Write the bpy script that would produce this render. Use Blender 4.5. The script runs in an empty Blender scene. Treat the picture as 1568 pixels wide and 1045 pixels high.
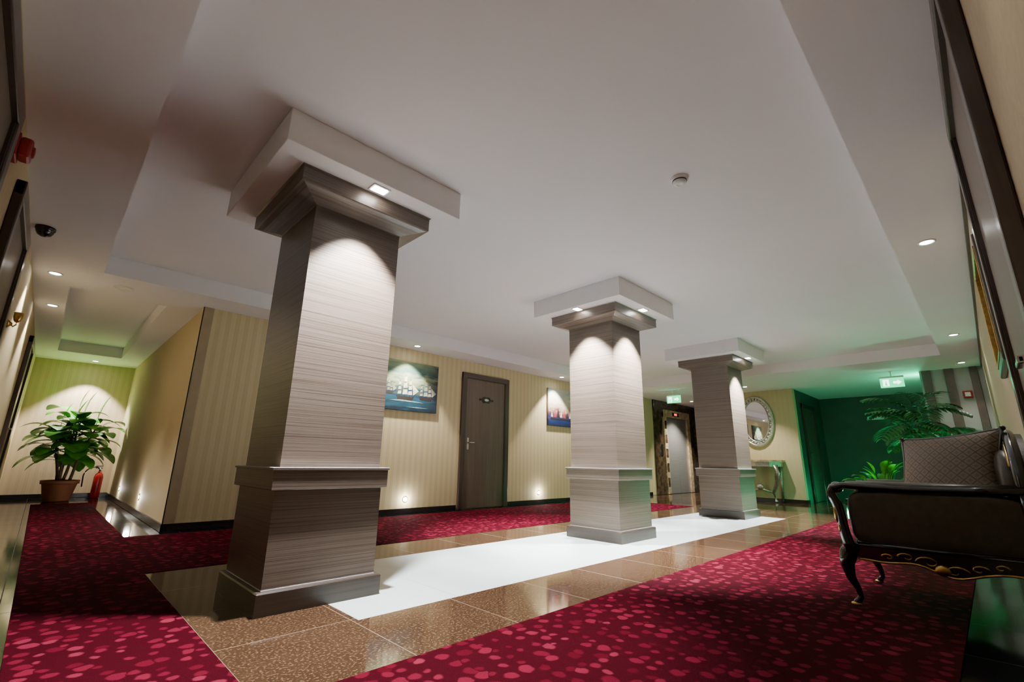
import bpy, bmesh, math, random
from mathutils import Vector, Matrix, Euler
random.seed(7)
S=0.77
# ---------------------------------------------------------------- materials
def newmat(name):
    m=bpy.data.materials.new(name); m.use_nodes=True
    nt=m.node_tree; b=nt.nodes['Principled BSDF']
    return m,nt,b
def plain(name,col,rough=0.5,metal=0.0,emit=None,es=0,spec=None,var=0.06,scale=8,bump=0,coat=0):
    m,nt,b=newmat(name)
    b.inputs['Roughness'].default_value=rough
    b.inputs['Metallic'].default_value=metal
    if coat: b.inputs['Coat Weight'].default_value=coat
    if spec is not None: b.inputs['Specular IOR Level'].default_value=spec
    tc=nt.nodes.new('ShaderNodeTexCoord'); n=nt.nodes.new('ShaderNodeTexNoise')
    n.inputs['Scale'].default_value=scale; n.inputs['Detail'].default_value=4
    nt.links.new(tc.outputs['Object'],n.inputs['Vector'])
    r=nt.nodes.new('ShaderNodeValToRGB')
    r.color_ramp.elements[0].position=0.3; r.color_ramp.elements[1].position=0.7
    r.color_ramp.elements[0].color=[c*(1-var) for c in col]+[1]
    r.color_ramp.elements[1].color=[min(1,c*(1+var)) for c in col]+[1]
    nt.links.new(n.outputs['Fac'],r.inputs['Fac']); nt.links.new(r.outputs['Color'],b.inputs['Base Color'])
    if bump:
        bp=nt.nodes.new('ShaderNodeBump'); bp.inputs['Strength'].default_value=bump; bp.inputs['Distance'].default_value=0.01
        nt.links.new(n.outputs['Fac'],bp.inputs['Height']); nt.links.new(bp.outputs['Normal'],b.inputs['Normal'])
    if emit:
        b.inputs['Emission Color'].default_value=list(emit)+[1]; b.inputs['Emission Strength'].default_value=es
    return m
def ramp(nt,pts,interp='LINEAR'):
    r=nt.nodes.new('ShaderNodeValToRGB'); r.color_ramp.interpolation=interp
    e=r.color_ramp.elements
    while len(e)<len(pts): e.new(0.5)
    for i,(p,c) in enumerate(pts):
        e[i].position=p; e[i].color=list(c)+[1]
    return r
def mapping(nt,scale=(1,1,1),loc=(0,0,0),rot=(0,0,0),src='Object'):
    tc=nt.nodes.new('ShaderNodeTexCoord'); mp=nt.nodes.new('ShaderNodeMapping')
    mp.inputs['Scale'].default_value=scale; mp.inputs['Location'].default_value=loc; mp.inputs['Rotation'].default_value=rot
    nt.links.new(tc.outputs[src],mp.inputs['Vector']); return mp
def mixc(nt,fac,a,b_,typ='MIX'):
    m=nt.nodes.new('ShaderNodeMix'); m.data_type='RGBA'; m.blend_type=typ
    if isinstance(fac,(int,float)): m.inputs[0].default_value=fac
    else: nt.links.new(fac,m.inputs[0])
    for i,v in ((6,a),(7,b_)):
        if isinstance(v,tuple): m.inputs[i].default_value=list(v)+[1]
        else: nt.links.new(v,m.inputs[i])
    return m.outputs[2]
def math_(nt,op,a,b_=None):
    m=nt.nodes.new('ShaderNodeMath'); m.operation=op
    for i,v in ((0,a),(1,b_)):
        if v is None: continue
        if isinstance(v,(int,float)): m.inputs[i].default_value=v
        else: nt.links.new(v,m.inputs[i])
    return m.outputs[0]

# carpet
def carpet_mat():
    m,nt,b=newmat('carpet_red')
    mp=mapping(nt,(1,1,0.0))
    nz=nt.nodes.new('ShaderNodeTexNoise'); nz.inputs['Scale'].default_value=14; nz.inputs['Detail'].default_value=2
    nt.links.new(mp.outputs[0],nz.inputs['Vector'])
    add=nt.nodes.new('ShaderNodeVectorMath'); add.operation='MULTIPLY_ADD'
    nt.links.new(nz.outputs['Color'],add.inputs[0]); add.inputs[1].default_value=(0.04,0.04,0)
    nt.links.new(mp.outputs[0],add.inputs[2])
    v=nt.nodes.new('ShaderNodeTexVoronoi'); v.inputs['Scale'].default_value=12.5; v.voronoi_dimensions='2D'; v.inputs['Randomness'].default_value=0.75
    nt.links.new(add.outputs[0],v.inputs['Vector'])
    sep=nt.nodes.new('ShaderNodeSeparateColor'); nt.links.new(v.outputs['Color'],sep.inputs[0])
    th=math_(nt,'MULTIPLY_ADD',sep.outputs[0],0.22); th.node.inputs[2].default_value=0.22
    d=math_(nt,'SUBTRACT',th,v.outputs['Distance'])
    f=math_(nt,'MULTIPLY',d,10); f.node.use_clamp=True
    tone=ramp(nt,[(0,(0.055,0.0012,0.006)),(0.5,(0.09,0.003,0.012)),(0.85,(0.125,0.006,0.019)),(1,(0.15,0.011,0.027))])
    nt.links.new(sep.outputs[1],tone.inputs[0])
    n2=nt.nodes.new('ShaderNodeTexNoise'); n2.inputs['Scale'].default_value=220; nt.links.new(mp.outputs[0],n2.inputs['Vector'])
    base=mixc(nt,n2.outputs['Fac'],(0.018,0.0003,0.002),(0.044,0.001,0.005))
    c=mixc(nt,f,base,tone.outputs[0])
    nt.links.new(c,b.inputs['Base Color']); b.inputs['Roughness'].default_value=0.95
    b.inputs['Specular IOR Level'].default_value=0.03
    bp=nt.nodes.new('ShaderNodeBump'); bp.inputs['Strength'].default_value=0.5; bp.inputs['Distance'].default_value=0.004
    nt.links.new(n2.outputs['Fac'],bp.inputs['Height']); nt.links.new(bp.outputs['Normal'],b.inputs['Normal'])
    return m
def tile_mat(name,c1,c2,speck,grout,size,off=(0,0),rough=0.06,sscale=70,thr=0.62,spec=.5):
    m,nt,b=newmat(name)
    mp=mapping(nt,(1,1,0.0))
    n=nt.nodes.new('ShaderNodeTexNoise'); n.inputs['Scale'].default_value=6; n.inputs['Detail'].default_value=5
    nt.links.new(mp.outputs[0],n.inputs['Vector'])
    base=mixc(nt,n.outputs['Fac'],c1,c2)
    n2=nt.nodes.new('ShaderNodeTexNoise'); n2.inputs['Scale'].default_value=sscale; n2.inputs['Detail'].default_value=3
    nt.links.new(mp.outputs[0],n2.inputs['Vector'])
    sf=math_(nt,'MULTIPLY',math_(nt,'SUBTRACT',n2.outputs['Fac'],thr),9); sf.node.use_clamp=True
    col=mixc(nt,sf,base,speck)
    sx=nt.nodes.new('ShaderNodeSeparateXYZ'); nt.links.new(mp.outputs[0],sx.inputs[0])
    g=None
    for i in (0,1):
        q=math_(nt,'ADD',sx.outputs[i],off[i]+100*size)
        md=math_(nt,'MODULO',q,size)
        l=math_(nt,'LESS_THAN',md,0.005)
        g=l if g is None else math_(nt,'MAXIMUM',g,l)
    col=mixc(nt,g,col,grout)
    nt.links.new(col,b.inputs['Base Color'])
    r=math_(nt,'MULTIPLY_ADD',g,0.4); r.node.inputs[2].default_value=rough
    nt.links.new(r,b.inputs['Roughness'])
    b.inputs['Specular IOR Level'].default_value=spec
    return m
def wood_mat(name,pts,zs=55,xs=1.2,rough=0.35,axis='Z'):
    m,nt,b=newmat(name)
    sc={'Z':(xs,xs,zs),'X':(zs,xs,xs),'V':(zs,zs,xs)}[axis]
    mp=mapping(nt,sc)
    n=nt.nodes.new('ShaderNodeTexNoise'); n.inputs['Scale'].default_value=1.0; n.inputs['Detail'].default_value=6; n.inputs['Roughness'].default_value=0.65
    nt.links.new(mp.outputs[0],n.inputs['Vector'])
    r=ramp(nt,pts); nt.links.new(n.outputs['Fac'],r.inputs[0])
    nt.links.new(r.outputs[0],b.inputs['Base Color']); b.inputs['Roughness'].default_value=rough
    bp=nt.nodes.new('ShaderNodeBump'); bp.inputs['Strength'].default_value=0.15; bp.inputs['Distance'].default_value=0.003
    nt.links.new(n.outputs['Fac'],bp.inputs['Height']); nt.links.new(bp.outputs['Normal'],b.inputs['Normal'])
    return m
def stripe_wall(name,c1,c2,axis=0,freq=22):
    m,nt,b=newmat(name)
    mp=mapping(nt,(1,1,1))
    sx=nt.nodes.new('ShaderNodeSeparateXYZ'); nt.links.new(mp.outputs[0],sx.inputs[0])
    s=math_(nt,'SINE',math_(nt,'MULTIPLY',sx.outputs[axis],freq*2*math.pi/2))
    s=math_(nt,'MULTIPLY',s,3); s2=math_(nt,'ADD',s,0.5); s2.node.use_clamp=True
    fine=math_(nt,'SINE',math_(nt,'MULTIPLY',sx.outputs[axis],freq*9))
    n=nt.nodes.new('ShaderNodeTexNoise'); n.inputs['Scale'].default_value=60; nt.links.new(mp.outputs[0],n.inputs['Vector'])
    c=mixc(nt,s2,c1,c2)
    f=math_(nt,'MULTIPLY',math_(nt,'ADD',fine,1),0.03)
    c=mixc(nt,f,c,(0.25,0.2,0.12))
    nt.links.new(c,b.inputs['Base Color']); b.inputs['Roughness'].default_value=0.75
    bp=nt.nodes.new('ShaderNodeBump'); bp.inputs['Strength'].default_value=0.1; bp.inputs['Distance'].default_value=0.003
    nt.links.new(n.outputs['Fac'],bp.inputs['Height']); nt.links.new(bp.outputs['Normal'],b.inputs['Normal'])
    return m
M={}
M['carpet']=carpet_mat()
M['tile']=tile_mat('brown_granite',(0.034,0.0165,0.0085),(0.052,0.026,0.013),(0.125,0.072,0.038),(0.17,0.11,0.07),0.59,(-0.65,-1.77),0.075,85,.52,.30)
M['white']=tile_mat('white_marble',(0.60,0.66,0.63),(0.68,0.74,0.71),(0.55,0.6,0.58),(0.36,0.36,0.34),0.62,(-1.27,-2.33),0.035,30,0.7)
M['black']=tile_mat('black_granite',(0.005,0.005,0.006),(0.009,0.009,0.010),(0.025,0.025,0.025),(0.025,0.025,0.025),0.6,(0,0),0.09,70,.62,.25)
M['wood']=wood_mat('column_veneer',[(0.34,(0.040,0.025,0.017)),(0.44,(0.084,0.059,0.043)),(0.54,(0.142,0.107,0.082)),(0.66,(0.060,0.041,0.029))],135,0.35,0.34)
M['wood_dark']=wood_mat('plinth_veneer',[(0.3,(0.021,0.012,0.008)),(0.5,(0.038,0.025,0.017)),(0.7,(0.055,0.038,0.027))],135,0.4,0.3)
M['door']=wood_mat('door_wood',[(0.3,(0.085,0.055,0.038)),(0.7,(0.125,0.085,0.062))],30,1.2,0.4,'V')
M['frame']=wood_mat('door_frame_wood',[(0.3,(0.035,0.02,0.014)),(0.7,(0.06,0.038,0.027))],30,1.2,0.3,'V')
M['wall']=stripe_wall('striped_wallpaper',(0.60,0.495,0.29),(0.54,0.44,0.245),0,20)
M['wallY']=stripe_wall('striped_wallpaper_side',(0.58,0.475,0.285),(0.565,0.46,0.27),1,20)
M['wallE']=stripe_wall('striped_wallpaper_end',(0.58,0.46,0.30),(0.54,0.42,0.265),0,20)
M['ceil']=plain('ceiling_paint',(0.89,0.88,0.92),0.85,var=0.01,scale=2)
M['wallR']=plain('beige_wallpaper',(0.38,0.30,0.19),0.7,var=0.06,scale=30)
M['capw']=plain('white_plaster',(0.90,0.89,0.91),0.7,var=0.01)
M['green']=plain('green_wall',(0.05,0.075,0.055),0.6,var=0.12,scale=3)
M['base']=plain('baseboard_black',(0.012,0.01,0.01),0.25)
M['tan']=plain('corner_guard_tan',(0.33,0.25,0.14),0.5)
M['em']=plain('lamp_glass',(1,1,1),0.3,emit=(1,0.97,0.92),es=60)
M['em2']=plain('step_lamp_glass',(1,1,1),0.3,emit=(1,0.95,0.85),es=25)
M['chrome']=plain('brushed_chrome',(0.65,0.65,0.66),0.22,1.0)
M['ring']=plain('lamp_ring',(0.75,0.75,0.74),0.4)
M['steel']=wood_mat('brushed_steel',[(0.3,(0.42,0.41,0.39)),(0.7,(0.55,0.54,0.52))],2,80,0.3,'V'); M['steel'].node_tree.nodes['Principled BSDF'].inputs['Metallic'].default_value=0.7
M['marble']=plain('brown_marble',(0.07,0.045,0.025),0.1,var=0.7,scale=7)
M['marblel']=plain('beige_marble',(0.45,0.34,0.2),0.12,var=0.4,scale=12)
M['blk']=plain('black_lacquer',(0.006,0.005,0.005),0.15,coat=0.4)
M['blkp']=plain('black_plastic',(0.01,0.01,0.012),0.25)
M['gold']=plain('antique_gold',(0.50,0.32,0.09),0.3,1.0,var=0.25,scale=40)
M['silver']=plain('antique_silver',(0.5,0.48,0.42),0.35,0.8,var=0.3,scale=40)
M['mirror']=plain('mirror_glass',(0.85,0.87,0.87),0.02,1.0,var=0)
M['uph']=plain('olive_satin',(0.036,0.029,0.015),0.36,var=0.25,scale=25,bump=0.1)
M['red']=plain('red_plastic',(0.35,0.006,0.01),0.35)
M['redem']=plain('red_display',(0.6,0.02,0.02),0.3,emit=(1,0.05,0.03),es=3)
M['leaf']=plain('leaf_green',(0.08,0.40,0.025),0.35,var=0.4,scale=9)
M['leaf2']=plain('palm_green',(0.05,0.22,0.06),0.4,var=0.4,scale=9)
M['trunk']=plain('stem_brown',(0.10,0.07,0.04),0.8,var=0.3,scale=30)
M['terra']=plain('terracotta',(0.20,0.07,0.035),0.6,var=0.15)
M['soil']=plain('soil',(0.03,0.02,0.013),0.95,var=0.4,scale=60)
M['exit']=plain('exit_sign_green',(0.02,0.5,0.2),0.4,emit=(0.02,0.75,0.30),es=3)
M['exitw']=plain('exit_sign_white',(0.9,1,0.9),0.4,emit=(0.8,1,0.85),es=5)
M['wht']=plain('white_plastic',(0.75,0.75,0.73),0.4)
M['slat']=plain('brown_panel',(0.13,0.095,0.085),0.5,var=0.15)
M['wwall']=plain('white_wall',(0.40,0.38,0.38),0.8)

# ---------------------------------------------------------------- mesh builder
class MB:
    def __init__(s,name): s.n=name; s.v=[]; s.f=[]; s.m=[]; s.sm=[]; s.mats=[]
    def mi(s,k):
        mm=M[k] if isinstance(k,str) else k
        if mm not in s.mats: s.mats.append(mm)
        return s.mats.index(mm)
    def add(s,vs,fs,k,smooth=False,X=None):
        o=len(s.v); 
        for p in vs:
            p=Vector(p)
            if X is not None: p=X@p
            s.v.append(tuple(p))
        i=s.mi(k)
        for f in fs: s.f.append([o+a for a in f]); s.m.append(i); s.sm.append(smooth)
    def box(s,lo,hi,k,bev=0,X=None,seg=2):
        bm=bmesh.new(); bmesh.ops.create_cube(bm,size=1)
        c=[(a+b)/2 for a,b in zip(lo,hi)]; d=[abs(b-a) for a,b in zip(lo,hi)]
        for v in bm.verts: v.co=Vector([v.co[i]*d[i]+c[i] for i in range(3)])
        if bev: bmesh.ops.bevel(bm,geom=bm.edges[:],offset=bev,segments=seg,affect='EDGES',profile=0.5)
        bm.verts.index_update()
        s.add([v.co.copy() for v in bm.verts],[[v.index for v in f.verts] for f in bm.faces],k,False,X); bm.free()
    def tube(s,pts,rad,k,seg=10,flat=1.0,up=(0,0,1),X=None,closed=False):
        pts=[Vector(p) for p in pts]; n=len(pts)
        if isinstance(rad,(int,float)): rad=[rad]*n
        vs=[];fs=[]
        for i,p in enumerate(pts):
            if closed: t=pts[(i+1)%n]-pts[i-1]
            else: t=pts[min(i+1,n-1)]-pts[max(i-1,0)]
            t.normalize(); u=Vector(up)
            if abs(t.dot(u))>0.97: u=Vector((1,0,0)) if abs(t.x)<0.9 else Vector((0,1,0))
            a=t.cross(u).normalized(); b=a.cross(t).normalized()
            for j in range(seg):
                an=2*math.pi*j/seg
                vs.append(p+a*math.cos(an)*rad[i]+b*math.sin(an)*rad[i]*flat)
        rg=n if closed else n-1
        for i in range(rg):
            for j in range(seg):
                i2=(i+1)%n
                fs.append([i*seg+j,i*seg+(j+1)%seg,i2*seg+(j+1)%seg,i2*seg+j])
        if not closed:
            fs.append(list(range(seg))[::-1]); fs.append([(n-1)*seg+j for j in range(seg)])
        s.add(vs,fs,k,True,X)
    def lathe(s,c,prof,k,seg=24,X=None,sq=False,smooth=True):
        vs=[];fs=[]
        if sq: seg=4
        for r,z in prof:
            for j in range(seg):
                an=2*math.pi*j/seg+(math.pi/4 if sq else 0)
                rr=r*math.sqrt(2) if sq else r
                vs.append((c[0]+rr*math.cos(an),c[1]+rr*math.sin(an),c[2]+z))
        for i in range(len(prof)-1):
            for j in range(seg):
                fs.append([i*seg+j,i*seg+(j+1)%seg,(i+1)*seg+(j+1)%seg,(i+1)*seg+j])
        fs.append(list(range(seg))[::-1]); fs.append([(len(prof)-1)*seg+j for j in range(seg)])
        s.add(vs,fs,k,smooth and not sq,X)
    def ell(s,c,r,k,e=1.0,seg=20,X=None):
        vs=[];fs=[];N=seg;H=seg//2
        def cp(x,e): return math.copysign(abs(x)**e,x)
        for i in range(H+1):
            ph=-math.pi/2+math.pi*i/H
            for j in range(N):
                th=2*math.pi*j/N
                vs.append((c[0]+r[0]*cp(math.cos(ph),e)*cp(math.cos(th),e),c[1]+r[1]*cp(math.cos(ph),e)*cp(math.sin(th),e),c[2]+r[2]*cp(math.sin(ph),e)))
        for i in range(H):
            for j in range(N):
                fs.append([i*N+j,i*N+(j+1)%N,(i+1)*N+(j+1)%N,(i+1)*N+j])
        s.add(vs,fs,k,True,X)
    def prism(s,pts,a0,a1,k,plane='XZ',X=None):
        def P(p,a):
            return (p[0],a,p[1]) if plane=='XZ' else ((a,p[0],p[1]) if plane=='YZ' else (p[0],p[1],a))
        n=len(pts); vs=[P(p,a0) for p in pts]+[P(p,a1) for p in pts]
        fs=[list(range(n)),list(range(n,2*n))[::-1]]+[[i,n+i,n+(i+1)%n,(i+1)%n] for i in range(n)]
        s.add(vs,fs,k,False,X)
    def leaf(s,p,d,L,W,droop,k,N=7,fold=0.25):
        p=Vector(p); d=Vector(d).normalized(); vs=[];fs=[]
        side=d.cross(Vector((0,0,1)))
        if side.length<0.05: side=Vector((1,0,0))
        side.normalize(); cur=p.copy(); dd=d.copy()
        for i in range(N+1):
            t=i/N; w=W*0.5*math.sin(math.pi*min(1,(t*0.93+0.05)))**0.8
            up=side.cross(dd).normalized()
            vs+= [cur-side*w+up*w*fold,cur.copy(),cur+side*w+up*w*fold]
            cur=cur+dd*(L/N); dd=(dd+Vector((0,0,-droop/N))).normalized()
        for i in range(N):
            a=i*3; fs+=[[a,a+1,a+4,a+3],[a+1,a+2,a+5,a+4]]
        s.add(vs,fs,k,True)
    def done(s,loc=None,rot=None):
        me=bpy.data.meshes.new(s.n); 
        c=Vector((0,0,0))
        if loc is None:
            lo=[min(v[i] for v in s.v) for i in range(3)]; hi=[max(v[i] for v in s.v) for i in range(3)]
            c=Vector(((lo[0]+hi[0])/2,(lo[1]+hi[1])/2,lo[2]))
        me.from_pydata([tuple(Vector(v)-c) for v in s.v],[],s.f)
        for mm in s.mats: me.materials.append(mm)
        for i,p in enumerate(me.polygons): p.material_index=s.m[i]; p.use_smooth=s.sm[i]
        bm=bmesh.new(); bm.from_mesh(me); bmesh.ops.recalc_face_normals(bm,faces=bm.faces[:]); bm.to_mesh(me); bm.free()
        o=bpy.data.objects.new(s.n,me); bpy.context.scene.collection.objects.link(o)
        o.location=loc if loc is not None else c
        if rot is not None: o.rotation_euler=rot
        return o
def simple(name,boxes,k,world=True,bev=0):
    b=MB(name)
    for lo,hi in boxes: b.box(lo,hi,k,bev)
    return b.done(loc=(0,0,0) if world else None)

XL=-0.385; YR=-0.17; YB=6.24; XC=1.055; YE=12.0; ZL=2.48; ZH=2.67; XE=14.2
# ---------------------------------------------------------------- shell
simple('floor',[((XL-.1,YR-.1,-.12),(XE+.1,YB+.1,-.004)),((XL-.1,YB+.1,-.12),(XC+.1,YE+.1,-.004))],'black')
simple('carpet',[((.05,.22,-.004),(.65,6.0,.004)),((.05,6.0,-.004),(.73,10.6,.004)),
   ((.65,.22,-.004),(9.0,1.77,.004)),((.65,4.13,-.004),(9.0,6.02,.004))],'carpet')
simple('floor_tile',[((.65,1.77,-.004),(9.0,2.33,.001)),((.65,3.57,-.004),(9.0,4.13,.001)),((.65,2.33,-.004),(1.27,3.57,.001)),((8.2,2.33,-.004),(9.0,3.57,.001)),
   ((9.0,.22,-.004),(14.0,6.02,.001))],'tile')
simple('floor_marble_inlay',[((1.27,2.33,-.004),(8.2,3.57,.001))],'white')
W=0.12
simple('wall_back',[((XC,YB,0),(XE,YB+W,2.75))],'wall')
simple('wall_left',[((XL-W,YR-W,0),(XL,YE+W,2.75))],'wallY')
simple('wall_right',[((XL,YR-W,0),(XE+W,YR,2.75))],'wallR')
simple('wall_corridor',[((XC,YB+W,0),(XC+W,YE,2.75))],'wallY')
simple('wall_corridor_end',[((XL,YE,0),(XC+W,YE+W,2.75))],'wallE')
simple('wall_lobby',[((11.8,2.9,0),(11.95,4.6,ZL+.05))],'wallY')
simple('wall_partition',[((11.95,2.9,0),(XE,3.02,ZL+.05))],'green')
simple('wall_far',[((XE,YR,0),(XE+W,YB,2.75))],'green')
simple('wall_stair',[((11.05,YR,0),(11.2,.65,ZL+.05))],'wwall')
# corner guard
simple('trim_corner',[((XC-.008,YB-.008,.0),(XC+.10,YB,ZL)),((XC-.008,YB-.008,.0),(XC,YB+.02,ZL))],'tan')
simple('trim_crown_right',[((XL,YR,ZL-.035),(11.0,YR+.02,ZL))],'frame')
# baseboards
simple('baseboard_back',[((XC-.015,YB-.02,0),(4.93,YB,.075)),((6.09,YB-.02,0),(11.3,YB,.075))],'base')
simple('baseboard_corridor',[((XC-.018,YB-.02,0),(XC,YE,.075)),((XL,YE-.018,0),(XC,YE,.075))],'base')
simple('baseboard_left',[((XL,4.8,0),(XL+.018,8.5,.075)),((XL,9.8,0),(XL+.018,YE,.075))],'base')
simple('baseboard_lobby',[((11.78,2.88,0),(11.8,4.62,.075)),((11.8,2.88,0),(11.95,2.9,.075))],'base')
simple('baseboard_right',[((3.2,YR,0),(11.0,YR+.018,.075))],'base')
# ceiling
RX0,RX1,RY0,RY1=.11,9.6,.27,5.77
CX0,CX1,CY0,CY1=-.115,.73,6.55,10.9
T=2.85
simple('ceiling',[((XL-.1,YR-.1,ZH),(XE+.1,YB+.1,T)),((XL-.1,YB+.1,ZH),(XC+.1,YE+.1,T)),
  ((XL-.1,YR-.1,ZL),(RX0,RY1,ZH)),((RX0,YR-.1,ZL),(RX1,RY0,ZH)),((RX1,YR-.1,ZL),(XE+.1,RY1,ZH)),
  ((XL-.1,RY1,ZL),(XE+.1,YB+.02,ZH)),
  ((XL-.1,YB+.02,ZL),(XC+.1,CY0,ZH)),((XL-.1,CY0,ZL),(CX0,CY1,ZH)),((CX1,CY0,ZL),(XC+.1,CY1,ZH)),((XL-.1,CY1,ZL),(XC+.1,YE+.1,ZH))],'ceil')

# ---------------------------------------------------------------- columns
CY=3.02
COLS=[1.235,4.54,7.84]
for cx in COLS:
    b=MB('column'); c=(cx,CY,0)
    b.lathe(c,[(.342,.0),(.342,.105),(.336,.112),(.31,.112)],'wood_dark',sq=True)
    b.lathe(c,[(.312,.112),(.312,.62)],'wood',sq=True)
    b.lathe(c,[(.312,.60),(.336,.603),(.338,.606),(.338,.705),(.345,.707),(.345,.718),(.30,.720)],'wood',sq=True)
    b.lathe(c,[(.298,.715),(.298,2.31),(.302,2.318),(.34,2.332),(.40,2.35),(.43,2.362),(.445,2.364),(.445,2.455),(.455,2.464)],'wood',sq=True)
    b.box((cx-.6,CY-.6,2.464),(cx+.6,CY+.6,ZH),'capw',0.004)
    b.box((cx-.313,CY-.313,.113),(cx+.313,CY+.313,.118),'capw')  # white strip paints a lit edge above the plinth
    b.box((cx-.3455,CY-.3455,.7165),(cx+.3455,CY+.3455,.7195),'capw')  # white strip paints light along the ledge's top edge
    b.done()

# ---------------------------------------------------------------- lights
def spot(parent,loc,aim,power,ang,blend=0.5,col=(1,.97,.92),size=0.03):
    l=bpy.data.lights.new('lamp','SPOT'); l.energy=power; l.spot_size=math.radians(ang); l.spot_blend=blend; l.color=col; l.shadow_soft_size=size
    o=bpy.data.objects.new('lamp',l); bpy.context.scene.collection.objects.link(o)
    d=(Vector(aim)-Vector(loc)).normalized()
    o.parent=parent; o.location=Vector(loc)-parent.location; o.rotation_euler=d.to_track_quat('-Z','Y').to_euler()
    return o
def downlight(x,y,z,power,ang=85,aim=None,col=(1,.96,.9),r=.045,blend=.6,name='recessed_downlight'):
    b=MB(name)
    b.lathe((x,y,z),[(r+.012,0),(r+.012,-.006),(r+.004,-.009),(r,-.004)],'ring',24)
    b.lathe((x,y,z),[(r,-.0035),(r*.5,-.0065),(.002,-.007)],'em',24)
    o=b.done()
    if power: spot(o,(x,y,z-.02),aim or (x,y,0),power,ang,blend,col)
    return o
COOL=(.94,.965,1.0)
def collight(x,y,p=1900):
    b=MB('recessed_downlight'); z=2.464
    b.box((x-.06,y-.045,z-.008),(x+.06,y+.045,z),'ring',.003)
    b.box((x-.045,y-.03,z-.011),(x+.045,y+.03,z-.0085),'em')
    o=b.done(); spot(o,(x,y,z-.025),(x,y,0),p,80,.4,COOL,.04)
for i,cx in enumerate(COLS):
    collight(cx,CY-.525,1350 if i==0 else 2000)
    if i==1: collight(cx-.525,CY,1700)
    if i>=1: collight(cx,CY+.525,1500)
WARM=(1,.93,.82)
for x in (3.83,7.35,9.6): downlight(x,5.96,ZL,330,90,(x,6.03,0),WARM,blend=.4)
for x in (.9,4.58,8.2,10.5): downlight(x,.065,ZL,30,95,None,WARM)
for y in (6.14,7.55): downlight(-.225,y,ZL,170,90,None,WARM)
downlight(.42,11.6,ZL,420,85,(.42,11.75,0),(1,.92,.84),blend=.4)
downlight(12.6,5.6,ZL,600,100,None,WARM)  # unseen downlight, added to brighten the elevator
downlight(10.9,3.6,ZL,180,95,(11.2,3.6,0),WARM)
def steplight(x,y,z,n,p=7):
    b=MB('step_light'); n=Vector(n)
    q=n.to_track_quat('Z','Y').to_matrix().to_4x4(); X=Matrix.Translation((x,y,z))@q
    b.lathe((0,0,0),[(.045,.001),(.045,.006),(.036,.010),(.032,.006)],'chrome',24,X)
    b.lathe((0,0,0),[(.032,.0065),(.01,.010),(.001,.010)],'em2',24,X)
    o=b.done()
    l=bpy.data.lights.new('glow','POINT'); l.energy=p; l.color=(1,.95,.85); l.shadow_soft_size=.03
    lo=bpy.data.objects.new('glow',l); bpy.context.scene.collection.objects.link(lo); lo.parent=o
    lo.location=Vector((x,y,z))+n*.06-o.location
for x in (3.98,6.95,9.9): steplight(x,YB,.2,(0,-1,0),7)
for y in (8.1,10.3): steplight(XC,y,.23,(-1,0,0),6)

# ---------------------------------------------------------------- doors
def door(name,axis,a0,a1,wallc,sgn,plaque=True,htop=2.27):
    """axis 'X': door spans X on wall at Y=wallc; sgn=direction to room"""
    b=MB(name); fw=.09
    def BX(a,b_,d0,d1,z0,z1,k,bev=0):
        d0=max(d0,.001)
        d0,d1=sorted((wallc+sgn*d0,wallc+sgn*d1))
        if axis=='X': b.box((a,d0,z0),(b_,d1,z1),k,bev)
        else: b.box((d0,a,z0),(d1,b_,z1),k,bev)
    BX(a0,a0+fw,0,.045,0,htop,'frame',.006); BX(a1-fw,a1,0,.045,0,htop,'frame',.006); BX(a0,a1,0,.046,htop-fw,htop,'frame',.006)
    BX(a0+fw,a1-fw,0,.022,.01,htop-fw,'door',.004)
    BX(a0+fw,a0+fw+.015,.0,.034,0,htop-fw,'frame'); BX(a1-fw-.015,a1-fw,.0,.034,0,htop-fw,'frame')
    # handle
    h=a0+fw+.08
    BX(h-.022,h+.022,.022,.03,.95,1.15,'chrome',.004)
    BX(h-.01,h+.12,.055,.07,1.06,1.08,'chrome',.004); BX(h-.01,h+.01,.03,.07,1.06,1.08,'chrome')
    if plaque:
        m=(a0+a1)/2; z=1.83
        def P(pts,d,k):
            if axis=='X': b.prism(pts,wallc+sgn*.022,wallc+sgn*d,k,'XZ')
            else: b.prism(pts,wallc+sgn*.022,wallc+sgn*d,k,'YZ')
        P([(m+.12*math.cos(t)*(1+.1*math.cos(6*t)),z+.055*math.sin(t)*(1+.15*math.cos(6*t))) for t in [i*math.pi/20 for i in range(40)]],.034,'blk')
        P([(m+.05*math.cos(t),z+.022*math.sin(t)) for t in [i*math.pi/12 for i in range(24)]],.038,'silver')
        for sx in (-.14,.14): P([(m+sx+.03*math.cos(t),z+.02*math.sin(t)) for t in [i*math.pi/6 for i in range(12)]],.032,'blk')
    return b.done()
door('door_1','X',4.95,6.07,YB,-1)
door('door_2','Y',1.75,2.87,XL,1,False)
door('door_3','Y',3.6,4.72,XL,1,False)
door('door_4','Y',8.6,9.7,XL,1,False)
door('door_5','X',1.72,3.0,YR,1,False,2.44)
door('door_6','X',12.3,13.4,2.9,-1,False,2.2)

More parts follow.
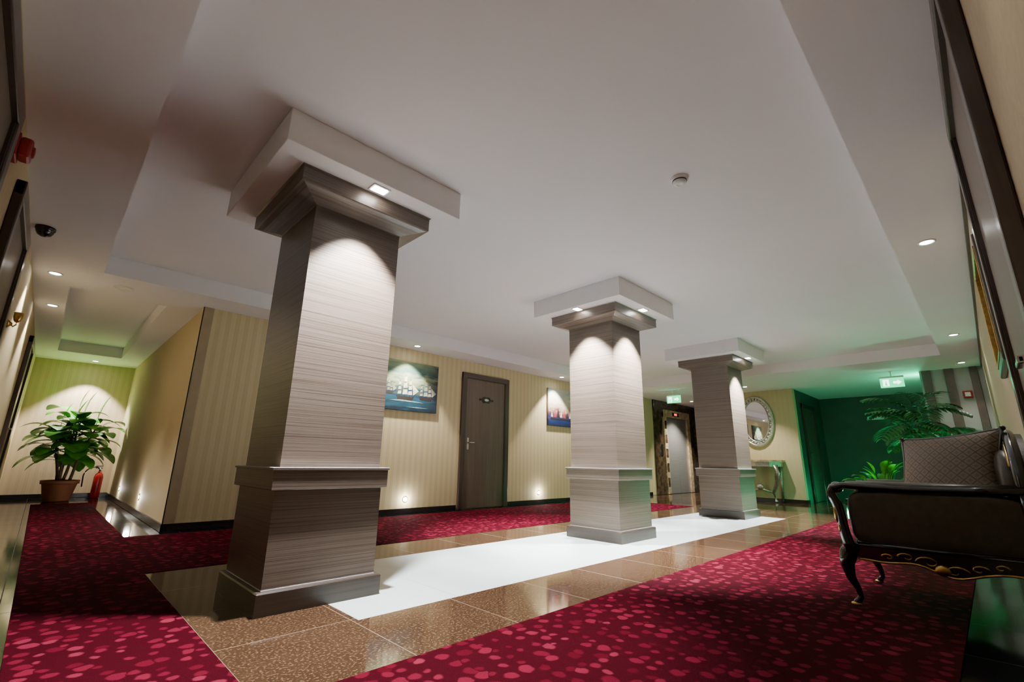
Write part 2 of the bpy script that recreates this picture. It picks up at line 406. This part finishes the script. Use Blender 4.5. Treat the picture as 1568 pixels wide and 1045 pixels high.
# ---------------------------------------------------------------- paintings
def painting(name,x0,x1,z0,z1,pts,seed):
    m,nt,bb=newmat(name+'_canvas')
    tc=nt.nodes.new('ShaderNodeTexCoord'); sx=nt.nodes.new('ShaderNodeSeparateXYZ'); nt.links.new(tc.outputs['Generated'],sx.inputs[0])
    mp=nt.nodes.new('ShaderNodeMapping'); mp.inputs['Scale'].default_value=(2.5,1,7); mp.inputs['Location'].default_value=(seed,0,seed); nt.links.new(tc.outputs['Generated'],mp.inputs[0])
    n=nt.nodes.new('ShaderNodeTexNoise'); n.inputs['Scale'].default_value=1.6; n.inputs['Detail'].default_value=7; nt.links.new(mp.outputs[0],n.inputs['Vector'])
    z=math_(nt,'ADD',sx.outputs[2],math_(nt,'MULTIPLY',math_(nt,'SUBTRACT',n.outputs['Fac'],.5),.6))
    r=ramp(nt,pts); nt.links.new(z,r.inputs[0])
    # darker right edge
    d=math_(nt,'MULTIPLY',math_(nt,'SUBTRACT',math_(nt,'ADD',sx.outputs[0],math_(nt,'MULTIPLY',math_(nt,'SUBTRACT',n.outputs['Fac'],.5),.9)),.62),2.2); d.node.use_clamp=True
    c=mixc(nt,d,r.outputs[0],(0.008,0.014,0.02))
    nt.links.new(c,bb.inputs['Base Color']); bb.inputs['Roughness'].default_value=.5
    b=MB(name); b.box((x0,YB-.035,z0),(x1,YB-.002,z1),m,.004)
    return b,YB-.0365
sail=plain('painted_sail',(0.55,0.53,0.38),.6,var=.35,scale=14); hull=plain('painted_hull',(0.02,0.012,0.008),.6); foam=plain('painted_foam',(.22,.34,.34),.6,var=.4,scale=30)
sail2=plain('painted_sail_shaded',(0.26,0.25,0.18),.6,var=.35,scale=14)
redp=plain('painted_red',(.4,.03,.02),.6,var=.3,scale=20)
b,y=painting('ship_painting',3.42,4.43,1.5,2.27,[(0.0,(0.003,0.015,0.03)),(0.22,(0.010,0.07,0.11)),(0.34,(0.005,0.03,0.07)),(0.44,(0.04,0.08,0.07)),(0.62,(0.30,0.34,0.18)),(0.78,(0.05,0.12,0.10)),(1,(0.2,0.25,0.12))],1)
def ship(cx,z,s,sl):
    b.prism([(cx-.2*s,z+.07*s),(cx-.16*s,z),(cx+.17*s,z-.01*s),(cx+.24*s,z+.1*s),(cx+.15*s,z+.07*s)],y,y+.002,hull)
    for dx,hh,w in ((-.13,.28,.085),(0,.40,.12),(.12,.32,.10)):
        dx*=s; hh*=s; w*=s
        for k in range(3):
            zz=z+.10*s+k*hh/3; ww=w*(1-.2*k)
            b.prism([(cx+dx-ww*.5,zz),(cx+dx+ww*.55,zz+.01*s),(cx+dx+ww*.42,zz+hh/3-.02*s),(cx+dx-ww*.36,zz+hh/3-.03*s)],y-.001,y+.002,sl)
        b.prism([(cx+dx-.003,z+.05*s),(cx+dx+.003,z+.05*s),(cx+dx+.003,z+.12*s+hh),(cx+dx-.003,z+.12*s+hh)],y,y+.002,hull)
    b.prism([(cx+.2*s,z+.1*s),(cx+.33*s,z+.2*s),(cx+.17*s,z+.33*s)],y-.001,y+.002,sl)
ship(3.82,1.67,.75,sail); ship(4.2,1.69,.62,sail2); ship(3.53,1.74,.42,sail2)
cx=3.85; z=1.67
b.prism([(cx-.3,z-.03),(cx-.1,z-.005),(cx+.2,z-.015),(cx+.34,z-.03),(cx,z-.03)],y-.001,y+.002,foam)
b.prism([(cx+.0,z-.11),(cx+.2,z-.10),(cx+.42,z-.105),(cx+.2,z-.115)],y-.001,y+.002,foam)
b.done()
b,y=painting('harbour_painting',7.2,8.25,1.5,2.27,[(0.0,(0.006,0.01,0.05)),(0.2,(0.01,0.025,0.12)),(0.33,(0.16,0.05,0.07)),(0.45,(0.45,0.30,0.22)),(0.62,(0.6,0.55,0.42)),(1,(0.4,0.45,0.42))],4)
for i in range(9):
    xx=7.28+i*.1; h=.12+.12*((i*37)%5)/5
    b.prism([(xx,1.68),(xx+.07,1.68),(xx+.035,1.68+h)],y-.001,y+.002,[sail,redp,hull][i%3])
    b.prism([(xx-.02,1.66),(xx+.09,1.66),(xx+.07,1.63),(xx,1.63)],y-.001,y+.002,hull)
b.done()
# framed picture on right wall: dark wood frame with thin gold lip
b=MB('picture_frame')
x0,x1,z0,z1=3.6,4.4,1.35,2.1
Y1=YR+.001
for lo,hi in (((x0,Y1,z0),(x0+.06,YR+.03,z1)),((x1-.06,Y1,z0),(x1,YR+.03,z1)),((x0,Y1,z0),(x1,YR+.031,z0+.06)),((x0,Y1,z1-.06),(x1,YR+.031,z1))): b.box(lo,hi,'frame',.008)
for lo,hi in (((x0+.055,Y1,z0+.055),(x0+.07,YR+.036,z1-.055)),((x1-.07,Y1,z0+.055),(x1-.055,YR+.036,z1-.055)),((x0+.055,Y1,z0+.055),(x1-.055,YR+.036,z0+.07)),((x0+.055,Y1,z1-.07),(x1-.055,YR+.036,z1-.055))): b.box(lo,hi,'gold',.003)
b.box((x0+.05,Y1,z0+.05),(x1-.05,YR+.012,z1-.05),plain('picture_print',(.07,.05,.035),.5,var=.6,scale=6)); b.done()

# ---------------------------------------------------------------- elevator
b=MB('elevator')
ex0,ex1=12.25,13.45; YQ=YB-.001
b.box((11.55,YB-.03,0),(12.0,YQ,ZL),'marble'); b.box((13.7,YB-.03,0),(14.15,YQ,ZL),'marble')
b.box((11.55,YB-.031,2.2),(14.15,YQ,ZL),'marble')
b.box((ex0-.2,YB-.06,0),(ex0-.02,YQ,2.2),'marblel',.006); b.box((ex1+.02,YB-.06,0),(ex1+.2,YQ,2.2),'marblel',.006); b.box((ex0-.2,YB-.062,2.05),(ex1+.2,YQ,2.25),'marblel',.006)
b.box((ex0-.02,YB-.02,0),((ex0+ex1)/2-.003,YQ,2.05),'steel',.003); b.box(((ex0+ex1)/2+.003,YB-.02,0),(ex1+.02,YQ,2.05),'steel',.003)
for i in range(5): b.box((ex0-.17,YB-.066,.2+i*.38),(ex0-.06,YB-.06,.42+i*.38),'marble')
b.box((ex0+.3,YB-.07,2.1),(ex0+.7,YB-.06,2.2),'blkp'); b.box((ex0+.42,YB-.073,2.12),(ex0+.58,YB-.069,2.18),'redem')
b.box((11.85,YB-.045,1.0),(11.95,YB-.03,1.3),'chrome',.003)
b.done()

# ---------------------------------------------------------------- exit signs
def exitsign(x,y,z,w=.34):
    b=MB('exit_sign')
    b.box((x-.015,y-w/2,z-.085),(x+.015,y+w/2,z+.085),'exit',.004)
    for sx in (-1,):
        X0=x-.0175
        b.prism([(y-.02,z-.02),(y-.02,z+.02),(y-.08,z+.02),(y-.08,z+.045),(y-.14,z),(y-.08,z-.045),(y-.08,z-.02)],X0,X0+.002,'exitw','YZ')
        b.prism([(y+.04,z-.06),(y+.04,z+.06),(y+.13,z+.06),(y+.13,z-.06)],X0,X0+.002,'exitw','YZ')
        b.prism([(y+.065,z-.05),(y+.085,z+.045),(y+.105,z-.05)],X0-.001,X0+.001,'exit','YZ')
    b.box((x-.02,y-w/2-.005,z+.085),(x+.02,y+w/2+.005,z+.115),'wht',.004)
    b.tube([(x,y,z+.11),(x,y,ZL)],.008,'wht',8); b.lathe((x,y,ZL-.012),[(.03,0),(.03,.012)],'wht',16)
    o=b.done(); return o
exitsign(10.7,1.02,2.27); exitsign(10.47,5.08,2.27)

# ---------------------------------------------------------------- ceiling devices
b=MB('smoke_detector'); c=(2.75,1.18,ZH)
b.lathe(c,[(.058,0),(.058,-.012),(.05,-.02),(.047,-.02),(.045,-.03),(.04,-.042),(.022,-.05),(.02,-.047),(.002,-.047)],'wht',28)
b.lathe(c,[(.047,-.0205),(.0475,-.028)],'blkp',28); b.done()
b=MB('ceiling_speaker'); c=(.30,6.16,ZL)
b.lathe(c,[(.085,0),(.085,-.006),(.075,-.012),(.07,-.008),(.02,-.01),(.002,-.01)],'wht',28); b.done()
b=MB('dome_camera'); c=(-.30,4.9,ZL)
b.lathe(c,[(.06,0),(.06,-.02),(.055,-.022),(.052,-.04),(.04,-.062),(.022,-.074),(.002,-.078)],'blkp',28); b.done()
b=MB('fire_alarm_sounder'); 
b.box((XL,3.05,2.16),(XL+.03,3.17,2.28),'red',.006); b.box((XL+.03,3.06,2.17),(XL+.075,3.16,2.27),'red',.012); b.lathe((0,0,0),[(.03,0),(.028,.012),(.01,.015)],'red',16,Matrix.Translation((XL+.07,3.11,2.22))@Matrix.Rotation(math.pi/2,4,'Y')); b.done()
b=MB('fire_call_point'); b.box((11.0,.02,1.95),(11.05,.14,2.07),'red',.008); b.box((10.994,.045,1.975),(11.0,.115,2.045),'wht',.002); b.done()
def sconce(y,z):
    b=MB('wall_sconce')
    X=Matrix.Translation((XL,y,z))@Matrix.Rotation(math.pi/2,4,'Y')
    b.lathe((0,0,0),[(.035,0),(.033,.01),(.02,.016),(.01,.03)],'gold',18,X)
    b.tube([(XL+.02,y,z),(XL+.035,y,z-.02),(XL+.05,y,z),(XL+.05,y,z+.02)],.006,'gold',8)
    b.lathe((XL+.05,y,z+.02),[(.012,0),(.02,.01),(.028,.04),(.03,.08),(.027,.08),(.012,.02)],'gold',16)
    b.done()
sconce(5.4,1.78)

# ---------------------------------------------------------------- fire extinguisher
b=MB('fire_extinguisher'); c=(.86,11.72,0)
b.lathe(c,[(.06,0),(.068,.02),(.068,.36),(.055,.42),(.025,.45),(.02,.48)],'red',20)
b.lathe(c,[(.022,.48),(.022,.52)],'chrome',12); b.box((c[0]-.07,c[1]-.012,.52),(c[0]+.03,c[1]+.012,.535),'blkp',.003); b.box((c[0]-.07,c[1]-.012,.555),(c[0]+.03,c[1]+.012,.57),'blkp',.003)
b.tube([(c[0]-.02,c[1]-.02,.51)]+[(c[0]-.02-.10*(1-math.cos(t)),c[1]-.03,.51+.09*math.sin(t)-.12*t/3.14) for t in [i*math.pi/10 for i in range(1,11)]]+[(c[0]-.21,c[1]-.03,.2)],.011,'blkp',8)
b.done()

# ---------------------------------------------------------------- plants
def pot(b,c,r,h,k='terra'):
    b.lathe(c,[(r*.68,0),(r*.72,.02),(r*.93,h*.8),(r*.95,h*.82),(r*1.03,h*.83),(r*1.05,h),(r*.93,h),(r*.9,h*.9)],k,28)
    b.lathe(c,[(r*.9,h*.86),(r*.5,h*.9),(.01,h*.92)],'soil',24)
b=MB('potted_rubber_plant'); c=(.34,11.2,0); pot(b,c,.24,.34)
for i,(dx,dy,h) in enumerate([(.05,0,1.0),(-.12,.03,.85),(.18,-.04,.9),(-.02,-.12,.8),(.0,.1,1.12)]):
    base=Vector((c[0]+dx*.5,c[1]+dy*.5,.3)); top=Vector((c[0]+dx*1.5,c[1]+dy*1.3,.3+h))
    pts=[base.lerp(top,t)+Vector((.02*math.sin(5*t+i),0,0)) for t in [k/6 for k in range(7)]]
    b.tube(pts,[.024-.012*k/6 for k in range(7)],'trunk',8)
    for k in range(17):
        t=.45+.55*k/16; p=base.lerp(top,t); a=k*2.4+i
        d=Vector((math.cos(a),math.sin(a)*.8,.15+.75*(t-.5)*2))
        if k==16: d=Vector((.1,.0,1))
        L=random.uniform(.36,.5)
        q=p+d.normalized()*.14
        b.tube([p,q],[.006,.005],'leaf',6); b.leaf(q,d,L,L*.72,1.6,'leaf',8,.12)
o=b.done()
def clampv(o,x0,x1,y1):
    for v in o.data.vertices:
        w=v.co+o.location
        w.x=min(max(w.x,x0),x1); w.y=min(w.y,y1); v.co=w-o.location
clampv(o,XL+.03,XC-.03,YE-.03)
def palm(name,c,h,n,L,kp='terra',pr=.2,k='leaf2',zmax=2.42):
    b=MB(name); pot(b,c,pr,.36,kp)
    for s_ in range(3):
        a=s_*2.1; top=Vector((c[0]+.06*math.cos(a),c[1]+.06*math.sin(a),h*(1-.12*s_)))
        b.tube([(c[0]+.04*math.cos(a),c[1]+.04*math.sin(a),.3),tuple((Vector(c)+top)/2+Vector((0,0,.1))),tuple(top)],[.028,.022,.016],'trunk',8)
        for i in range(n):
            an=2*math.pi*i/n+s_*.5+random.uniform(-.2,.2); el=random.uniform(.35,1.2)
            d=Vector((math.cos(an)*math.cos(el),math.sin(an)*math.cos(el),math.sin(el)))
            cur=top.copy(); pts=[cur.copy()]; N=12; LL=L*random.uniform(.8,1.1)
            for j in range(N):
                cur=cur+d*(LL/N); d=(d+Vector((0,0,-.13))).normalized(); pts.append(cur.copy())
                if j>1:
                    sd=d.cross(Vector((0,0,1))).normalized()
                    ln=LL*.42*math.sin(math.pi*(j/N*.85+.1))
                    for sg in (-1,1): b.leaf(cur,(d*.6+sd*sg+Vector((0,0,.1))),ln,.06,.9,k,4,.2)
            b.tube(pts,[.008-.005*q/N for q in range(N+1)],k,6)
    o=b.done()
    return o
o=palm('potted_palm',(9.75,.72,0),1.55,9,.72); clampv(o,0,10.6,3)
for v in o.data.vertices:
    if v.co.y+o.location.y<YR+.03: v.co.y=YR+.03-o.location.y
# low bushy plant
b=MB('potted_bush'); c=(9.6,1.27,0); pot(b,c,.17,.26)
for i in range(60):
    a=i*2.4; el=random.uniform(.25,1.35)
    d=Vector((math.cos(a)*math.cos(el),math.sin(a)*math.cos(el),math.sin(el)))
    st=random.uniform(.08,.45); p=Vector((c[0],c[1],.25)); q=p+d*st+Vector((0,0,.06))
    b.tube([p,q],[.005,.004],'leaf',5); b.leaf(q,d,random.uniform(.18,.3),.11,1.3,'leaf',6)
b.done()

# ---------------------------------------------------------------- green lamps (bush uplight, plus lamps added for the green glow)
GL=plain('green_lamp_glass',(.2,1,.5),.3,emit=(.05,1,.35),es=15)
def uplight(x,y,p,z=.12):
    b=MB('green_uplight'); b.lathe((x,y,0),[(.06,0),(.06,.02),(.02,.03),(.02,.06),(.05,.08),(.06,.12),(.05,.12),(.03,.09)],'blkp',18)
    b.lathe((x,y,.1),[(.045,0),(.02,.006),(.001,.006)],GL,18)
    o=b.done(); l=bpy.data.lights.new('lamp','POINT'); l.energy=p; l.color=(.05,1,.42); l.shadow_soft_size=.05
    lo=bpy.data.objects.new('lamp',l); bpy.context.scene.collection.objects.link(lo); lo.parent=o; lo.location=Vector((x,y,.2))-o.location
uplight(9.2,1.2,48); uplight(12.5,2.3,18); uplight(10.3,1.0,22)  # the one in the far room is added to tint its ceiling green
b=MB('added_green_lamp'); b.box((11.2,.3,2.1),(11.28,.5,2.2),'blkp',.008); b.box((11.21,.31,2.2),(11.27,.49,2.205),GL)  # unseen lamp, added for green glow on the ceiling
o=b.done(); l=bpy.data.lights.new('lamp','POINT'); l.energy=20; l.color=(.05,1,.45); l.shadow_soft_size=.05
lo=bpy.data.objects.new('lamp',l); bpy.context.scene.collection.objects.link(lo); lo.parent=o; lo.location=Vector((11.4,.7,2.2))-o.location

# stair wall dressing
b=MB('wood_wall_panels')
for y0,y1 in ((.50,.62),(.20,.32),(-.1,0.0)): b.box((11.02,y0,0),(11.05,y1,ZL),'slat',.004)
b.done()
b=MB('handrail'); b.tube([(10.93,.64,1.35),(10.93,.3,1.15),(10.93,-.12,.9)],.022,'chrome',10)
for y,z in ((.5,1.27),(-.02,.96)): b.tube([(10.93,y,z),(11.0,y,z-.04),(11.05,y,z-.04)],.008,'chrome',8)
b.done()
b=MB('green_room_sign'); b.box((XE-.02,1.55,1.9),(XE,1.95,1.98),'wht',.003); b.box((XE-.024,1.58,1.92),(XE-.02,1.92,1.96),'wht'); b.done()

# ---------------------------------------------------------------- mirror & console
my,mz=3.73,1.78
b=MB('oval_mirror')
N=48; E=[(11.77,my+.36*math.cos(2*math.pi*i/N),mz+.56*math.sin(2*math.pi*i/N)) for i in range(N)]
b.tube(E,.035,'silver',10,closed=True,up=(1,0,0))
E2=[(11.765,my+.28*math.cos(2*math.pi*i/N),mz+.47*math.sin(2*math.pi*i/N)) for i in range(N)]
b.tube(E2,.014,'silver',8,closed=True,up=(1,0,0))
for i in range(32):
    t=2*math.pi*i/32; b.ell((11.75,my+.325*math.cos(t),mz+.515*math.sin(t)),(.02,.028,.028),'silver',1,10)
b.prism([(my+.33*math.cos(t),mz+.53*math.sin(t)) for t in [i*2*math.pi/48 for i in range(48)]],11.775,11.8,'mirror','YZ')
b.done()
b=MB('console_table'); 
top=[(11.79,my-.5),(11.79,my+.5),(11.55,my+.5),(11.42,my+.3),(11.38,my),(11.42,my-.3),(11.55,my-.5)]
b.prism(top,.86,.9,'marblel','XY'); b.prism([(x+.02 if x<11.7 else x,my+(y-my)*.94) for x,y in top],.76,.86,'silver','XY')
for sy in (-1,1):
    b.tube([(11.5,my+sy*.38,.78),(11.44,my+sy*.42,.62),(11.5,my+sy*.36,.4),(11.6,my+sy*.25,.2),(11.56,my+sy*.3,.04),(11.52,my+sy*.32,.02)],[.05,.055,.04,.03,.028,.035],'silver',10)
    b.tube([(11.76,my+sy*.4,.78),(11.76,my+sy*.38,.02)],[.035,.022],'silver',10)
b.tube([(11.6,my-.25,.2),(11.55,my,.28),(11.6,my+.25,.2)],.02,'silver',8); b.ell((11.56,my,.32),(.05,.08,.07),'silver')
b.done()

# ---------------------------------------------------------------- armchair
b=MB('armchair'); ax0,ax1=3.44,4.26; yb,yf=-.12,.70
def apron(y):
    t=(y-yb)/(yf-.06-yb); return .255-.035*math.exp(-((t-.5)/.13)**2)+.02*math.sin(t*math.pi*4)*(1-abs(2*t-1))
ys=[yb+.03+(yf-.1-yb)*i/30 for i in range(31)]
for x,sg in ((ax0+.01,1),(ax1-.04,-1)):
    b.prism([(ys[0],.34)]+[(y,apron(y)) for y in ys]+[(ys[-1],.34)],x,x+.03,'blk','YZ')
    xo=x-.006 if sg==1 else x+.036
    b.tube([(xo,y,apron(y)+.006) for y in ys],.006,'gold',8,up=(1,0,0))
    b.tube([(xo,y,.335) for y in ys],.007,'blk',8,up=(1,0,0))
    ym=(ys[0]+ys[-1])/2
    for s2 in (-1,1):   # scrolls
        for q,off in ((.055,.05),(.04,.14),(.03,.22)):
            b.tube([(xo,ym+s2*(off+q*(1-t/7)*math.cos(t)),apron(ym+s2*off)+.035+q*.6*(1-t/7)*math.sin(t)) for t in [k*.45 for k in range(14)]],[.006-.0003*k for k in range(14)],'gold',6,up=(1,0,0))
    b.ell((xo,ym,.25),(.014,.035,.028),'gold',1,12)
# front apron
xs=[ax0+.03+(ax1-ax0-.06)*i/30 for i in range(31)]
fz=lambda x:.265-.04*math.exp(-(((x-ax0)/(ax1-ax0)-.5)/.13)**2)
b.prism([(xs[0],.34)]+[(x,fz(x)) for x in xs]+[(xs[-1],.34)],yf-.1,yf-.06,'blk','XZ')
b.tube([(x,yf-.055,fz(x)+.006) for x in xs],.008,'gold',8)
for s2 in (-1,1):
    xm=(ax0+ax1)/2
    b.tube([(xm+s2*(.08+.05*(1-t/7)*math.cos(t)),yf-.055,.29+.03*(1-t/7)*math.sin(t)) for t in [k*.45 for k in range(14)]],.006,'gold',6)
# base frame, seat
b.box((ax0+.02,yb,.30),(ax1-.02,yf-.07,.36),'blk',.01)
b.ell(((ax0+ax1)/2,.30,.42),(.36,.36,.085),'uph',.35,28)
for x,sg in ((ax0,1),(ax1,-1)):
    # padded side
    b.ell((x+sg*.05,.275,.485),(.045,.375,.16),'uph',.4,28)
    b.tube([(x+sg*.01,-.06,.345),(x+sg*.0,.3,.34),(x+sg*.01,.62,.345)],.010,'blk',8,up=(1,0,0))
    # arm pad
    b.tube([(x+sg*.045,-.06,.665),(x+sg*.045,.2,.66),(x+sg*.045,.5,.66),(x+sg*.045,.64,.662)],[.05,.052,.052,.045],'uph',14,.55)
    # wooden rail with curl
    P=[(-.1,.685),(.1,.675),(.35,.67),(.53,.675),(.65,.68),(.705,.665),(.718,.635),(.705,.605),(.69,.57),(.68,.5),(.675,.43),(.665,.36),(.65,.31)]
    b.tube([(x+sg*.0,y,z-.02) for y,z in P],[.018]*5+[.022,.024,.024,.028,.026,.026,.03,.034],'blk',12,up=(1,0,0))
    b.tube([(x+sg*.09,y,z-.02) for y,z in P[:5]],.014,'blk',10,up=(1,0,0))
    b.ell((x+sg*.045,.69,.645),(.055,.03,.034),'blk',.8,16)
    b.ell((x-sg*.012,.70,.50),(.014,.014,.055),'gold',1,12); b.ell((x-sg*.012,.69,.42),(.012,.012,.03),'gold',1,12)
    # front cabriole leg
    L=[(.645,.34,0),(.675,.28,-.01),(.69,.22,-.015),(.68,.15,-.01),(.655,.09,0),(.65,.05,0),(.67,.022,-.008),(.685,.014,-.01)]
    b.tube([(x+sg*(.03+o_),y,z) for y,z,o_ in L],[.042,.045,.036,.024,.016,.014,.018,.012],'blk',12,up=(1,0,0))
    b.ell((x+sg*.015,.695,.26),(.022,.022,.045),'gold',1,12); b.ell((x+sg*.02,.675,.014),(.022,.026,.013),'gold',1,12)
    # rear leg
    L=[(-.07,.34),(-.085,.25),(-.09,.15),(-.08,.07),(-.11,.01)]
    b.tube([(x+sg*.06,y,z) for y,z in L],[.036,.03,.02,.015,.018],'blk',10,up=(1,0,0))
# back
def backtop(x):
    t=(x-ax0)/(ax1-ax0)*2-1; return .76+.2*(math.cos(t*math.pi/2)**.8)
xs=[ax0+.03+(ax1-ax0-.06)*i/28 for i in range(29)]
b.prism([(xs[0],.34)]+[(x,backtop(x)) for x in xs]+[(xs[-1],.34)],yb-.02,yb+.05,'uph','XZ')
b.ell(((ax0+ax1)/2,yb+.06,.62),(.34,.06,.26),'uph',.6,24)
b.tube([(xs[0],yb+.03,.34)]+[(x,yb+.03,backtop(x)) for x in xs]+[(xs[-1],yb+.03,.34)],.026,'blk',12,up=(0,1,0))
b.tube([(x,yb+.055,backtop(x)-.035) for x in xs[1:-1]],.007,'gold',8,up=(0,1,0))
for s2 in (-1,1):
    xm=(ax0+ax1)/2
    b.tube([(xm+s2*(.05+.045*(1-t/7)*math.cos(t)),yb+.05,.955+.03*(1-t/7)*math.sin(t)) for t in [k*.45 for k in range(14)]],.007,'gold',6,up=(0,1,0))
o=b.done(); o.location.z+=.006

# pillow
def pillow_mat():
    m,nt,bb=newmat('pillow_damask')
    mp=mapping(nt,(26,26,26),rot=(0,0,math.pi/4))
    v=nt.nodes.new('ShaderNodeTexVoronoi'); v.inputs['Scale'].default_value=1; v.inputs['Randomness'].default_value=0; v.voronoi_dimensions='2D'; v.distance='CHEBYCHEV'
    nt.links.new(mp.outputs[0],v.inputs['Vector'])
    r=ramp(nt,[(0,(.045,.028,.014)),(.25,(.11,.075,.038)),(.38,(.13,.09,.048)),(.44,(.045,.028,.014)),(.5,(.03,.018,.01))])
    nt.links.new(v.outputs['Distance'],r.inputs[0]); nt.links.new(r.outputs[0],bb.inputs['Base Color']); bb.inputs['Roughness'].default_value=.5
    return m
M['pil']=pillow_mat()
b=MB('throw_pillow'); w,h,T=.26,.235,.075; N=22
for sg in (-1,1):
    vs=[];fs=[]
    for i in range(N+1):
        for j in range(N+1):
            u=-1+2*i/N; v=-1+2*j/N
            vs.append((u*w*(1-.09*(1-v*v)),v*h*(1-.09*(1-u*u)),sg*T*((1-u*u)*(1-v*v))**.45))
    for i in range(N):
        for j in range(N):
            a=i*(N+1)+j; fs.append([a,a+1,a+N+2,a+N+1])
    b.add(vs,fs,'pil',True)
E=[]
for u,v in [(-1+2*i/12,-1) for i in range(12)]+[(1,-1+2*i/12) for i in range(12)]+[(1-2*i/12,1) for i in range(12)]+[(-1,1-2*i/12) for i in range(12)]:
    E.append((u*w*(1-.09*(1-v*v)),v*h*(1-.09*(1-u*u)),0))
b.tube(E,.009,'blk',8,closed=True)
for sx in (-1,1):
    for sy in (-1,1): b.ell((sx*w,sy*h,0),(.016,.016,.014),'uph',1,10)
zn=Vector((-.80,.45,.38)).normalized(); xn=Vector((-.49,-.87,.10)).normalized(); yn=zn.cross(xn).normalized(); xn=yn.cross(zn)
R=Matrix((xn,yn,zn)).transposed()
b.done(loc=(3.76,.18,.755),rot=R.to_euler())

# ---------------------------------------------------------------- world & camera
w=bpy.data.worlds.new('world'); bpy.context.scene.world=w; w.use_nodes=True
w.node_tree.nodes['Background'].inputs[0].default_value=(.5,.5,.6,1); w.node_tree.nodes['Background'].inputs[1].default_value=.05
cam=bpy.data.cameras.new('camera'); co=bpy.data.objects.new('camera',cam); bpy.context.scene.collection.objects.link(co)
cxp,cyp,f=784,522.5,706.
A=Vector((1520-cxp,cyp-720,-f)).normalized(); Bv=Vector((60-cxp,cyp-695,-f)); Bv=(Bv-A*A.dot(Bv)).normalized(); C=A.cross(Bv)
R=Matrix((A,Bv,C))
co.matrix_world=Matrix.Translation((0,0,S))@R.to_4x4()
cam.sensor_width=36; cam.sensor_fit='HORIZONTAL'; cam.lens=f/1568*36; cam.clip_start=.02
bpy.context.scene.camera=co
